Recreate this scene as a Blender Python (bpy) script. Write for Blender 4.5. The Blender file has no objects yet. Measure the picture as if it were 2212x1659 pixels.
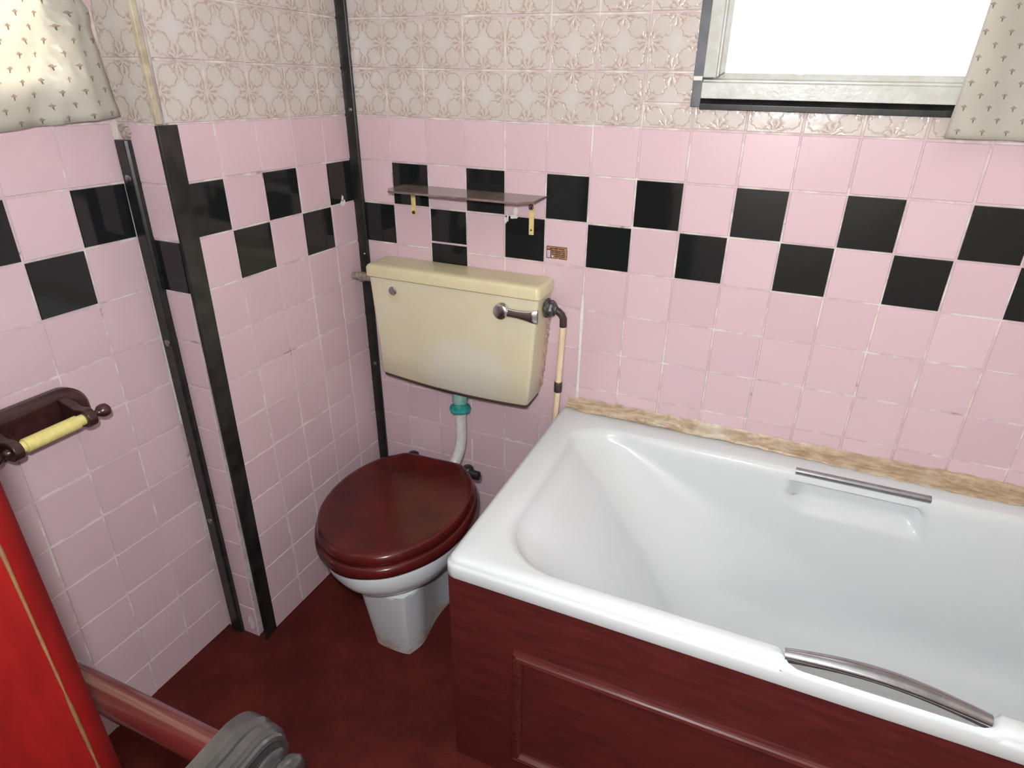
import bpy, math, random
from mathutils import Vector, Matrix
random.seed(7)
D = bpy.data
SC = bpy.context.scene
COL = SC.collection
H = 1.31                     # floor level below the measuring datum (top of the pink tiles)

# ------------------------------------------------------------------ camera
CAM = Vector((1.1092, -1.4422, 0.0816 + H))
YAW, PITCH, ROLL, FPX, CX, CY = -0.3810, -0.4448, 0.0214, 1324.66, 1144.27, 813.57
f = Vector((math.sin(YAW)*math.cos(PITCH), math.cos(YAW)*math.cos(PITCH), math.sin(PITCH)))
rt = f.cross(Vector((0, 0, 1))).normalized(); up = rt.cross(f)
R_ = math.cos(ROLL)*rt + math.sin(ROLL)*up; U_ = -math.sin(ROLL)*rt + math.cos(ROLL)*up
cd = D.cameras.new('camera'); co = D.objects.new('camera', cd); COL.objects.link(co)
m = Matrix((R_, U_, -f)).transposed().to_4x4(); m.translation = CAM
co.matrix_world = m
cd.sensor_width = 36; cd.sensor_fit = 'HORIZONTAL'; cd.lens = FPX*36/2212
cd.shift_x = -(CX-1106)/2212; cd.shift_y = (CY-829.5)/2212
cd.clip_start = 0.02
SC.camera = co

# ------------------------------------------------------------------ light and exposure
SC.view_settings.view_transform = 'Standard'; SC.view_settings.look = 'None'
SC.view_settings.gamma = 1; SC.view_settings.use_curve_mapping = False
SC.view_settings.exposure = 0.0
w = D.worlds.new('sky'); SC.world = w; w.use_nodes = True
w.node_tree.nodes['Background'].inputs[0].default_value = (1, 1, 1, 1)
w.node_tree.nodes['Background'].inputs[1].default_value = 1.12
def light(name, kind, loc, power, size=None, rot=None, col=(1, 1, 1), sy=None):
    l = D.lights.new(name, kind); l.energy = power; l.color = col
    if kind == 'AREA':
        l.shape = 'RECTANGLE'; l.size = size; l.size_y = sy or size
    else: l.shadow_soft_size = size
    o = D.objects.new(name, l); COL.objects.link(o); o.location = loc
    if rot: o.rotation_euler = rot
    return o
FLASH = light('camera_flash', 'POINT', CAM + U_*0.07 - R_*0.035 - f*0.01, 58, 0.014, col=(.93, .97, 1))
SKYB = light('daylight_back_window', 'AREA', (1.17, .75, 1.95), 8, 1.2, (math.radians(-70), 0, 0), col=(.95, .98, 1))
SKYL = light('daylight_left_window', 'AREA', (-.75, -1.05, 1.85), 80, 1.0, (math.radians(70), 0, math.radians(-90)), col=(1, .98, .94))

# ------------------------------------------------------------------ materials
def mat(name):
    M = D.materials.new(name); M.use_nodes = True
    return M, M.node_tree, M.node_tree.nodes['Principled BSDF']
class N:
    def __init__(s, M): s.t = M.node_tree
    def n(s, typ, **k):
        x = s.t.nodes.new(typ)
        for a, v in k.items(): setattr(x, a, v)
        return x
    def put(s, v, sock):
        if hasattr(v, 'is_linked') or isinstance(v, bpy.types.NodeSocket): s.t.links.new(v, sock)
        else: sock.default_value = v
    def m(s, op, a, b=0.0, c=0.0):
        x = s.n('ShaderNodeMath', operation=op); s.put(a, x.inputs[0]); s.put(b, x.inputs[1])
        if op in ('MULTIPLY_ADD', 'SMOOTH_MIN', 'WRAP', 'COMPARE'): s.put(c, x.inputs[2])
        return x.outputs[0]
    def mix(s, fac, a, b):
        x = s.n('ShaderNodeMix', data_type='RGBA'); s.put(fac, x.inputs[0])
        s.put(tuple(a)+(1,) if isinstance(a, (tuple, list)) and len(a) == 3 else a, x.inputs[6])
        s.put(tuple(b)+(1,) if isinstance(b, (tuple, list)) and len(b) == 3 else b, x.inputs[7])
        return x.outputs[2]
    def noise(s, scale, detail=3, vec=None, rough=.5, out=0):
        x = s.n('ShaderNodeTexNoise'); x.inputs['Scale'].default_value = scale
        x.inputs['Detail'].default_value = detail; x.inputs['Roughness'].default_value = rough
        if vec is not None: s.t.links.new(vec, x.inputs['Vector'])
        return x.outputs[out]
    def ss(s, v, a, b):
        x = s.n('ShaderNodeMapRange', interpolation_type='SMOOTHSTEP'); s.put(v, x.inputs[0])
        x.inputs[1].default_value = a; x.inputs[2].default_value = b
        return x.outputs[0]
    def pos(s):
        return s.n('ShaderNodeNewGeometry').outputs['Position']
    def uv(s, name='UVMap'):
        return s.n('ShaderNodeUVMap', uv_map=name).outputs[0]
    def xyz(s, v):
        x = s.n('ShaderNodeSeparateXYZ'); s.put(v, x.inputs[0]); return x.outputs
    def comb(s, a, b, c):
        x = s.n('ShaderNodeCombineXYZ'); s.put(a, x.inputs[0]); s.put(b, x.inputs[1]); s.put(c, x.inputs[2]); return x.outputs[0]
    def bump(s, h, strength, dist, bsdf):
        x = s.n('ShaderNodeBump'); x.inputs['Strength'].default_value = strength; x.inputs['Distance'].default_value = dist
        s.put(h, x.inputs['Height']); s.t.links.new(x.outputs[0], bsdf.inputs['Normal'])
    def scale(s, v, k):
        x = s.n('ShaderNodeVectorMath', operation='MULTIPLY'); s.put(v, x.inputs[0]); x.inputs[1].default_value = k
        return x.outputs[0]
def simple(name, col, rough=.4, metal=0, var=.0, vscale=20, col2=None, spec=.5, coat=0, bump=0, bscale=200):
    M, T, B = mat(name); n = N(M)
    B.inputs['Roughness'].default_value = rough; B.inputs['Metallic'].default_value = metal
    B.inputs['Specular IOR Level'].default_value = spec; B.inputs['Coat Weight'].default_value = coat
    B.inputs['Coat Roughness'].default_value = .08
    c2 = col2 or tuple(c*(1-var) for c in col)
    fac = n.ss(n.noise(vscale, 5, n.pos(), .6), .35, .68)
    T.links.new(n.mix(fac, col, c2), B.inputs['Base Color'])
    if bump: n.bump(n.noise(bscale, 3, n.pos()), bump, .002, B)
    return M

def m_tile(name, base, var, dirt, rough):
    M, T, B = mat(name); n = N(M)
    r = n.xyz(n.uv('rnd'))[0]
    c = n.mix(r, base, var)
    c = n.mix(n.m('MULTIPLY', n.ss(n.noise(9, 6, n.pos(), .65), .45, .75), .25), c, dirt)
    T.links.new(c, B.inputs['Base Color'])
    B.inputs['Roughness'].default_value = rough
    n.bump(n.noise(14, 2, n.pos()), .06, .004, B); B.inputs['Specular IOR Level'].default_value = .42
    return M
PINK = m_tile('pink_glazed_tile', (.585, .425, .465), (.635, .47, .505), (.56, .43, .42), .12)
BLACK = m_tile('black_glazed_tile', (.008, .0095, .010), (.011, .0125, .013), (.02, .021, .021), .07)

def m_pattern():
    M, T, B = mat('patterned_glazed_tile'); n = N(M)
    u = n.uv()
    dist = n.noise(75, 3, n.pos(), .6, 1)
    ds = n.xyz(dist)
    x, y, _ = n.xyz(u)
    x = n.m('ADD', n.m('SUBTRACT', x, .5), n.m('MULTIPLY', n.m('SUBTRACT', ds[0], .5), .10))
    y = n.m('ADD', n.m('SUBTRACT', y, .5), n.m('MULTIPLY', n.m('SUBTRACT', ds[1], .5), .10))
    ax, ay = n.m('ABSOLUTE', x), n.m('ABSOLUTE', y)
    # outlined round lobe in each quarter
    def ln(a, b): return n.m('SQRT', n.m('ADD', n.m('MULTIPLY', a, a), n.m('MULTIPLY', b, b)))
    d = ln(n.m('SUBTRACT', ax, .275), n.m('SUBTRACT', ay, .275))
    wob = n.m('MULTIPLY', n.m('SINE', n.m('MULTIPLY', n.m('ARCTAN2', n.m('SUBTRACT', ay, .275), n.m('SUBTRACT', ax, .275)), 9)), .012)
    ring = n.m('ABSOLUTE', n.m('SUBTRACT', n.m('ADD', d, wob), .185))
    ring = n.m('SUBTRACT', 1.0, n.ss(ring, .004, .024))
    # sprigs spraying in from the middle of every edge
    def sprig(a, b):
        px = n.m('SUBTRACT', .5, a); py = b
        rr = ln(px, py); th = n.m('ARCTAN2', py, px)
        ray = n.m('POWER', n.m('ABSOLUTE', n.m('COSINE', n.m('MULTIPLY', th, 4.5))), 3)
        env = n.m('MULTIPLY', n.m('SUBTRACT', 1.0, n.ss(rr, .16, .27)), n.ss(rr, .02, .07))
        return n.m('MULTIPLY', ray, env)
    sp = n.m('MAXIMUM', sprig(ax, ay), sprig(ay, ax))
    line = n.m('MAXIMUM', n.m('MULTIPLY', ring, .75), sp)
    brk = n.ss(n.noise(160, 3, n.pos()), .34, .58)
    mask = n.m('MULTIPLY', line, n.m('ADD', n.m('MULTIPLY', brk, .7), .3))
    diam = n.m('SUBTRACT', 1.0, n.ss(n.m('ADD', ax, ay), .12, .30))
    base = n.mix(n.xyz(n.uv('rnd'))[0], (.52, .475, .45), (.555, .51, .48))
    base = n.mix(n.m('MULTIPLY', n.ss(n.noise(7, 4, n.pos()), .4, .7), .35), base, (.50, .43, .385))
    base = n.mix(n.m('MULTIPLY', diam, .5), base, (.56, .54, .52))
    halo = n.m('MULTIPLY', n.m('SUBTRACT', 1.0, diam), .25)
    base = n.mix(halo, base, (.525, .435, .39))
    c = n.mix(n.m('MULTIPLY', mask, .85), base, (.37, .245, .18))
    T.links.new(c, B.inputs['Base Color'])
    B.inputs['Roughness'].default_value = .16
    n.bump(n.m('ADD', n.m('MULTIPLY', line, -.8), n.noise(30, 3, n.pos())), .5, .0016, B)
    return M
PATT = m_pattern()

def m_grout():
    M, T, B = mat('grout'); n = N(M)
    c = n.mix(n.ss(n.noise(16, 4, n.pos(), .6), .44, .62), (.53, .41, .42), (.66, .61, .56))
    c = n.mix(n.m('MULTIPLY', n.ss(n.noise(11, 5, n.pos(), .7), .60, .70), .8), c, (.22, .13, .10))
    T.links.new(c, B.inputs['Base Color']); B.inputs['Roughness'].default_value = .8
    return M
GROUT = m_grout()

def m_wood(name, a, b, rough, sc=(3, 3, 40), coat=0.0, mottled=0.0, spec=.5):
    M, T, B = mat(name); n = N(M); B.inputs['Specular IOR Level'].default_value = spec
    v = n.scale(n.pos(), sc)
    g = n.noise(4, 7, v, .65)
    c = n.mix(n.ss(g, .3, .7), a, b)
    if mottled: c = n.mix(n.m('MULTIPLY', n.ss(n.noise(5, 4, n.pos()), .4, .7), mottled), c, tuple(k*1.9 for k in b))
    T.links.new(c, B.inputs['Base Color'])
    B.inputs['Roughness'].default_value = rough; B.inputs['Coat Weight'].default_value = coat; B.inputs['Coat Roughness'].default_value = .12
    n.bump(g, .1, .002, B)
    return M
LIDWOOD = m_wood('mahogany_varnish', (.040, .0055, .006), (.085, .0095, .008), .22, (1.6, 1.6, 1.6), .2, 0, .25)
PANELWOOD = m_wood('stained_panel_wood', (.062, .0105, .010), (.10, .016, .014), .5, (3, 20, 20), 0, 0, .25)
MOULDWOOD = m_wood('stained_moulding_wood', (.07, .012, .011), (.12, .024, .02), .26, (3, 30, 30))
REDWOOD = m_wood('red_varnished_wood', (.080, .0026, .0024), (.112, .0036, .0032), .55, (9, 9, 3), 0, 0, .06)
DARKWOOD = m_wood('dark_mahogany', (.022, .008, .008), (.055, .016, .014), .33, (8, 8, 8), .3)
POLEWOOD = m_wood('reddish_pole_wood', (.055, .007, .0065), (.07, .010, .0085), .22, (2, 12, 12), .8)
WORN = simple('worn_pale_wood', (.10, .045, .012), .6, 0, .4, 60)
CARPET = None
def m_floor():
    M, T, B = mat('dark_red_floor'); n = N(M)
    g = n.noise(5, 8, n.pos(), .7)
    c = n.mix(n.ss(g, .3, .72), (.052, .0072, .006), (.108, .0155, .0115))
    c = n.mix(n.m('MULTIPLY', n.ss(n.noise(260, 2, n.pos()), .45, .7), .35), c, (.04, .006, .005))
    T.links.new(c, B.inputs['Base Color']); B.inputs['Roughness'].default_value = .85; B.inputs['Specular IOR Level'].default_value = .15
    n.bump(n.noise(420, 2, n.pos()), .5, .002, B)
    return M
FLOOR = m_floor()
STRIP = simple('black_plastic_strip', (.008, .0085, .009), .28, 0, 0, 30, (.022, .022, .021), bump=.1, bscale=60)
STRIPW = simple('dusty_black_strip', (.045, .05, .06), .35, 0, 0, 30, (.075, .08, .09))
CREAMTRIM = simple('cream_beading', (.50, .44, .33), .5, 0, 0, 25, (.36, .28, .19))
PAINT = simple('old_white_gloss_paint', (.53, .54, .505), .3, 0, 0, 35, (.46, .455, .41), bump=.25, bscale=120)
PLASTER = simple('plain_cream_plaster', (.62, .55, .50), .8, 0, .06, 6)
WHITEC = simple('white_ceiling_paint', (.80, .79, .76), .8, 0, .03, 4)
CERAMIC = simple('white_vitreous_china', (.68, .715, .74), .09, 0, 0, 8, (.66, .665, .67))
ACRYL = simple('white_bath_enamel', (.60, .635, .645), .10, 0, 0, 5, (.59, .62, .63))
CHROME = simple('worn_chrome', (.70, .69, .69), .24, 1, 0, 50, (.60, .58, .58))
OLDCHROME = simple('pitted_chrome', (.44, .455, .48), .18, 1, 0, 40, (.36, .37, .385), bump=.05, bscale=400)
SCREWM = simple('steel_screw', (.30, .30, .30), .35, 1, .2, 50)
BRONZE = simple('tarnished_brass', (.075, .055, .045), .45, .35, 0, 60, (.04, .03, .028), bump=.4, bscale=150)
DIRTYB = simple('blackened_brass', (.035, .033, .032), .4, .4, 0, 130, (.16, .15, .14), bump=.5, bscale=150)
CREAMPIPE = simple('cream_painted_pipe', (.74, .60, .42), .35, 0, 0, 40, (.68, .53, .36))
CREAMBR = simple('cream_painted_metal', (.74, .60, .26), .4, 0, 0, 60, (.62, .47, .20))
GREEN = simple('teal_plastic', (.015, .22, .21), .35, 0, 0, 90, (.05, .34, .31))
GREENW = simple('scaled_teal_plastic', (.10, .36, .34), .5, 0, 0, 110, (.36, .40, .37))
PIPEW = simple('white_plastic_pipe', (.62, .61, .59), .3, 0, 0, 40, (.56, .53, .50))
YELLOWP = simple('yellowed_plastic', (.74, .66, .24), .4, 0, 0, 60, (.66, .56, .20), bump=.3, bscale=300)
BLACKP = simple('black_plastic_hinge', (.012, .012, .012), .35)
GREYARM = m_wood('dark_wood_arm', (.016, .015, .0155), (.034, .030, .030), .28, (10, 6, 6), .5)
def m_seal():
    M, T, B = mat('stained_sealant'); n = N(M)
    v = n.scale(n.pos(), (6, 25, 25))
    c = n.mix(n.ss(n.noise(5, 6, v, .65), .3, .7), (.27, .185, .11), (.48, .37, .25))
    c = n.mix(n.ss(n.noise(14, 4, n.pos()), .55, .75), c, (.46, .39, .30))
    T.links.new(c, B.inputs['Base Color']); B.inputs['Roughness'].default_value = .4
    n.bump(n.noise(60, 4, n.pos()), .5, .004, B)
    return M
SEAL = m_seal()
def m_cistern():
    M, T, B = mat('yellowed_cream_plastic'); n = N(M)
    p = n.pos(); x, y, z = n.xyz(p)
    c = n.mix(n.ss(n.noise(6, 5, p, .6), .3, .7), (.62, .565, .39), (.65, .60, .44))
    # worn paler patch low on the front
    nz = n.noise(14, 3, p)
    a = n.m('DIVIDE', n.m('SUBTRACT', x, .385), .145); b = n.m('DIVIDE', n.m('SUBTRACT', z, H-.645), .115)
    r = n.m('ADD', n.m('SQRT', n.m('ADD', n.m('MULTIPLY', a, a), n.m('MULTIPLY', b, b))), n.m('MULTIPLY', n.m('SUBTRACT', nz, .5), .3))
    c = n.mix(n.m('MULTIPLY', n.m('SUBTRACT', 1.0, n.ss(r, .55, 1.15)), .85), c, (.65, .62, .53))
    # rust ring below the cap
    a = n.m('DIVIDE', n.m('SUBTRACT', x, .167), .02); b = n.m('DIVIDE', n.m('SUBTRACT', z, H-.446), .022)
    r = n.m('SQRT', n.m('ADD', n.m('MULTIPLY', a, a), n.m('MULTIPLY', b, b)))
    c = n.mix(n.m('MULTIPLY', n.m('SUBTRACT', 1.0, n.ss(r, .3, 1.2)), .4), c, (.55, .40, .15))
    T.links.new(c, B.inputs['Base Color']); B.inputs['Roughness'].default_value = .32
    n.bump(n.noise(220, 3, p), .06, .001, B)
    return M
CIST = m_cistern()
def m_china_stained():
    M, T, B = mat('stained_china'); n = N(M)
    p = n.pos(); z = n.xyz(p)[2]
    nz = n.noise(22, 5, p, .65)
    k = n.m('MULTIPLY', n.m('SUBTRACT', 1.0, n.ss(n.m('ADD', z, n.m('MULTIPLY', n.m('SUBTRACT', .5, nz), .10)), .0, .07)), n.ss(nz, .42, .6))
    c = n.mix(n.m('MULTIPLY', k, .7), (.68, .715, .74), (.50, .34, .19))
    T.links.new(c, B.inputs['Base Color']); B.inputs['Roughness'].default_value = .1
    return M
CHINA = m_china_stained()
def m_shelf():
    M, T, B = mat('grimy_brown_glass'); n = N(M)
    c = n.mix(n.ss(n.noise(18, 6, n.pos(), .7), .35, .65), (.12, .088, .072), (.20, .155, .13))
    T.links.new(c, B.inputs['Base Color']); B.inputs['Roughness'].default_value = .16
    B.inputs['Specular IOR Level'].default_value = .9
    return M
SHELF = m_shelf()
def m_curtain():
    M, T, B = mat('sprigged_curtain_cloth'); n = N(M)
    u, v, _ = n.xyz(n.uv())
    def lattice(ou, ov):
        a = n.m('SUBTRACT', n.m('FRACT', n.m('ADD', n.m('DIVIDE', u, .0395), ou)), .5)
        b = n.m('SUBTRACT', n.m('FRACT', n.m('ADD', n.m('DIVIDE', v, .0395), ov)), .5)
        a = n.m('MULTIPLY', a, .0395); b = n.m('MULTIPLY', b, .0395)
        b2 = n.m('ADD', b, .0018)
        r = n.m('SQRT', n.m('ADD', n.m('MULTIPLY', a, a), n.m('MULTIPLY', b2, b2)))
        th = n.m('ARCTAN2', a, b2)
        edge = n.m('ADD', .0050, n.m('MULTIPLY', n.m('ABSOLUTE', n.m('COSINE', n.m('MULTIPLY', th, 3.0))), .0013))
        fan = n.m('MULTIPLY', n.m('LESS_THAN', r, edge), n.m('LESS_THAN', n.m('ABSOLUTE', th), 1.0))
        sa = n.m('DIVIDE', a, .0011); sb = n.m('DIVIDE', n.m('ADD', b, .0026), .0028)
        st = n.m('LESS_THAN', n.m('ADD', n.m('MULTIPLY', sa, sa), n.m('MULTIPLY', sb, sb)), 1.0)
        return fan, st
    f1, s1 = lattice(0, 0); f2, s2 = lattice(.5, .5)
    fan = n.m('MAXIMUM', f1, f2); st = n.m('MAXIMUM', s1, s2)
    base = n.mix(n.ss(n.noise(6, 4, n.pos()), .35, .7), (.67, .65, .58), (.62, .59, .52))
    br = n.ss(n.noise(700, 2, n.pos()), .3, .6)
    c = n.mix(n.m('MULTIPLY', fan, n.m('ADD', n.m('MULTIPLY', br, .45), .4)), base, (.36, .25, .18))
    c = n.mix(n.m('MULTIPLY', st, .85), c, (.17, .12, .085))
    T.links.new(c, B.inputs['Base Color']); B.inputs['Roughness'].default_value = .85
    n.bump(n.noise(900, 2, n.pos()), .1, .0006, B)
    tr = n.n('ShaderNodeBsdfTranslucent'); T.links.new(c, tr.inputs[0])
    mx = n.n('ShaderNodeMixShader'); mx.inputs[0].default_value = .48
    T.links.new(B.outputs[0], mx.inputs[1]); T.links.new(tr.outputs[0], mx.inputs[2])
    T.links.new(mx.outputs[0], T.nodes['Material Output'].inputs[0])
    return M
CURT = m_curtain()
def m_glass():
    M, T, B = mat('window_glass'); n = N(M)
    T.nodes.remove(B)
    tr = n.n('ShaderNodeBsdfTransparent'); gl = n.n('ShaderNodeBsdfGlossy'); gl.inputs['Roughness'].default_value = .02
    lw = n.n('ShaderNodeLayerWeight'); lw.inputs[0].default_value = .2
    mx = n.n('ShaderNodeMixShader'); T.links.new(n.m('MULTIPLY', lw.outputs[0], .5), mx.inputs[0])
    T.links.new(tr.outputs[0], mx.inputs[1]); T.links.new(gl.outputs[0], mx.inputs[2])
    T.links.new(mx.outputs[0], T.nodes['Material Output'].inputs[0])
    return M
GLASS = m_glass()
def m_tubfloor():
    M, T, B = mat('ribbed_bath_enamel'); n = N(M)
    B.inputs['Base Color'].default_value = (.595, .63, .64, 1); B.inputs['Roughness'].default_value = .12
    x, y, z = n.xyz(n.pos())
    h = n.m('MULTIPLY', n.m('SINE', n.m('MULTIPLY', x, 500)), n.m('SINE', n.m('MULTIPLY', y, 260)))
    n.bump(h, .5, .0015, B)
    return M
TUBFLOOR = m_tubfloor()
STICK = simple('brown_worn_label', (.44, .24, .12), .5, 0, 0, 260, (.22, .09, .04))
INK = simple('dark_label_ink', (.035, .014, .01), .6)
LABELW = simple('pale_label_corner', (.60, .54, .58), .5, 0, .3, 300)
FILL = simple('white_filler', (.74, .71, .66), .8, 0, .15, 60)

# ------------------------------------------------------------------ mesh helpers (datum z, lifted by H when built)
class MB:
    def __init__(s): s.v = []; s.f = []; s.m = []; s.uv = {}; s.rnd = {}
    def quad(s, pts, mi=0, uv=None, rnd=None):
        i = len(s.v); s.v += [tuple(p) for p in pts]; s.f.append(tuple(range(i, i+len(pts)))); s.m.append(mi)
        if uv: s.uv[len(s.f)-1] = uv
        if rnd is not None: s.rnd[len(s.f)-1] = rnd
    def box(s, x0, x1, y0, y1, z0, z1, mi=0):
        i = len(s.v)
        s.v += [(x, y, z) for z in (z0, z1) for y in (y0, y1) for x in (x0, x1)]
        for q in ((0, 2, 3, 1), (4, 5, 7, 6), (0, 1, 5, 4), (2, 6, 7, 3), (0, 4, 6, 2), (1, 3, 7, 5)):
            s.f.append(tuple(i+k for k in q)); s.m.append(mi)
    def rings(s, rs, mi=0, cap0=False, cap1=False, closed=True, mis=None):
        i = len(s.v); n = len(rs[0])
        for r in rs: s.v += [tuple(p) for p in r]
        for a in range(len(rs)-1):
            for b in range(n if closed else n-1):
                c = (b+1) % n
                s.f.append((i+a*n+b, i+a*n+c, i+(a+1)*n+c, i+(a+1)*n+b)); s.m.append(mis[a] if mis else mi)
        if cap0: s.f.append(tuple(i+k for k in range(n))[::-1]); s.m.append(mis[0] if mis else mi)
        if cap1: s.f.append(tuple(i+(len(rs)-1)*n+k for k in range(n))); s.m.append(mis[-1] if mis else mi)
    def tube(s, path, r, n=16, mi=0, cap=True, ry=None):
        path = [Vector(p) for p in path]; rs = []
        rr = r if isinstance(r, (list, tuple)) else [r]*len(path)
        up = Vector((0, 0, 1)); t0 = (path[1]-path[0]).normalized()
        if abs(t0.dot(up)) > .9: up = Vector((0, 1, 0))
        a = t0.cross(up).normalized()
        for k, p in enumerate(path):
            t = (path[min(k+1, len(path)-1)]-path[max(k-1, 0)]).normalized()
            a = (a - t*a.dot(t)).normalized(); b = t.cross(a)
            rs.append([p + (a*math.cos(q)*rr[k] + b*math.sin(q)*(ry or rr[k])) for q in [2*math.pi*j/n for j in range(n)]])
        s.rings(rs, mi, cap, cap)
    def lathe(s, o, ax, prof, n=24, mi=0):
        o = Vector(o); ax = Vector(ax).normalized(); up = Vector((0, 0, 1)) if abs(ax.z) < .9 else Vector((1, 0, 0))
        a = ax.cross(up).normalized(); b = ax.cross(a)
        s.rings([[o + ax*h + (a*math.cos(q)+b*math.sin(q))*max(r, 1e-4) for q in [2*math.pi*j/n for j in range(n)]] for h, r in prof], mi, True, True)
    def prism(s, poly, axis, a, b, mi=0):
        # poly of 2D points in the other two axes (cyclic order), extruded from a to b along axis
        def P(p, t):
            l = [p[0], p[1]]; l.insert(axis, t); return tuple(l)
        s.rings([[P(p, a) for p in poly], [P(p, b) for p in poly]], mi, True, True)

def wloc(o):
    p = Vector((0, 0, 0))
    while o: p += o.location; o = o.parent
    return p
def link(name, data=None, loc=(0, 0, 0), parent=None):
    o = D.objects.new(name, data); COL.objects.link(o)
    if parent: o.parent = parent; o.location = Vector(loc) - wloc(parent)
    else: o.location = loc
    return o
def obj(name, mb, mats, parent=None, bevel=0, seg=2, smooth=35, loc=None, sub=0, solid=0):
    mats = mats if isinstance(mats, (list, tuple)) else [mats]
    pts = [Vector((v[0], v[1], v[2]+H)) for v in mb.v]
    lo = Vector([min(p[k] for p in pts) for k in range(3)]); hi = Vector([max(p[k] for p in pts) for k in range(3)])
    if loc is None: loc = Vector(((lo.x+hi.x)/2, (lo.y+hi.y)/2, lo.z if not parent else (lo.z+hi.z)/2))
    loc = Vector(loc)
    me = D.meshes.new(name); me.from_pydata([p-loc for p in pts], [], mb.f)
    for M in mats: me.materials.append(M)
    me.polygons.foreach_set('material_index', mb.m)
    if mb.uv or mb.rnd:
        a = me.uv_layers.new(name='UVMap'); b = me.uv_layers.new(name='rnd')
        for p in me.polygons:
            for k, li in enumerate(p.loop_indices):
                if p.index in mb.uv: a.data[li].uv = mb.uv[p.index][k]
                if p.index in mb.rnd: b.data[li].uv = (mb.rnd[p.index], 0)
    me.update()
    import bmesh
    if not (mb.uv or mb.rnd):
        bm = bmesh.new(); bm.from_mesh(me); bmesh.ops.recalc_face_normals(bm, faces=bm.faces); bm.to_mesh(me); bm.free()
    if smooth:
        me.polygons.foreach_set('use_smooth', [True]*len(me.polygons))
        me.set_sharp_from_angle(angle=math.radians(smooth))
    o = link(name, me, loc, parent)
    if bevel:
        bv = o.modifiers.new('bevel', 'BEVEL'); bv.width = bevel; bv.segments = seg; bv.limit_method = 'ANGLE'; bv.angle_limit = math.radians(40)
        bv.harden_normals = True
    if sub:
        sm = o.modifiers.new('sub', 'SUBSURF'); sm.levels = sub; sm.render_levels = sub
    if solid:
        so = o.modifiers.new('solid', 'SOLIDIFY'); so.thickness = solid; so.offset = 0
    return o
def thing(name, label, cat, loc, group=None):
    o = link(name, None, (loc[0], loc[1], loc[2]+H)); o['label'] = label; o['category'] = cat
    o.empty_display_size = .05
    if group: o['group'] = group
    return o
def tag(o, label, cat, group=None):
    o['label'] = label; o['category'] = cat
    if group: o['group'] = group
    return o
def struct(o): o['kind'] = 'structure'; return o

# ------------------------------------------------------------------ tiled walls
P_ = .11
TOPZ = 1.10
def tile_grid(mb, PT, cols, rows, kind, flip=False, gap=.0016):
    """cols / rows: lists of (lo, hi, frac0); PT(u, v, w) -> point, w out of the wall."""
    for ci, (ua, ub, u0) in enumerate(cols):
        for ri, (va, vb, v0) in enumerate(rows):
            k = kind(ci, ri, ua, ub, va, vb)
            if k is None: continue
            t = [random.uniform(-.0005, .0005) for _ in range(4)]
            j = [random.uniform(-.0008, .0008) for _ in range(4)]
            g = gap
            a, b, c, d = ua+g+j[0], ub-g+j[1], va+g+j[2], vb-g+j[3]
            e = .0014
            lo = [PT(a, c, -.003), PT(b, c, -.003), PT(b, d, -.003), PT(a, d, -.003)]
            hi = [PT(a+e, c+e, t[0]), PT(b-e, c+e, t[1]), PT(b-e, d-e, t[2]), PT(a+e, d-e, t[3])]
            r = random.random()
            uv = [(u0, v0), (u0+(ub-ua)/P_, v0), (u0+(ub-ua)/P_, v0+(vb-va)/P_), (u0, v0+(vb-va)/P_)]
            order = [0, 1, 2, 3] if not flip else [3, 2, 1, 0]
            mb.quad([hi[q] for q in order], k, [uv[q] for q in order], r)
            for q in range(4):
                s0, s1 = q, (q+1) % 4
                pts = [lo[s0], lo[s1], hi[s1], hi[s0]]
                us = [uv[s0], uv[s1], uv[s1], uv[s0]]
                if flip: pts.reverse(); us.reverse()
                mb.quad(pts, k, us, r)
ROWS = [(-P_*(i+1), -P_*i, 0) for i in range(11)] + [(-1.312, -1.21, .07)]
ROWS = ROWS[::-1] + [(P_*i, P_*(i+1), 0) for i in range(10)]
def rowidx(va): return round(-va/P_)       # row 1 = first pink below the line, 2 = checks A, 3 = checks B
def base_kind(va, vb):
    return 3 if va > -.001 else 1
# back wall
X0 = .1233
BC = [(-.0, X0, 1-(X0/P_))] + [(X0+i*P_, X0+(i+1)*P_, 0) for i in range(20)] + [(X0+20*P_, 2.36, 0)]
BC = [(0.0133, X0, 0)] + BC[1:]
WIN = (.893, 1.435, .05, .98)          # hole in the back wall
mbk = MB()
def back_kind(ci, ri, ua, ub, va, vb):
    if ub > WIN[0] and ua < WIN[1] and vb > WIN[2] and va < WIN[3]: return None
    r = rowidx(va)
    if r == 2 and (ci-1) % 2 == 0 and ci > 0: return 2
    if r == 3 and (ci-1) % 2 == 1: return None if ci == 2 else 2
    if r == 4 and ci == 2: return None
    return base_kind(va, vb)
def PB(u, v, w): return (u, -w, v)
tile_grid(mbk, PB, BC, ROWS, back_kind)
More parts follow.
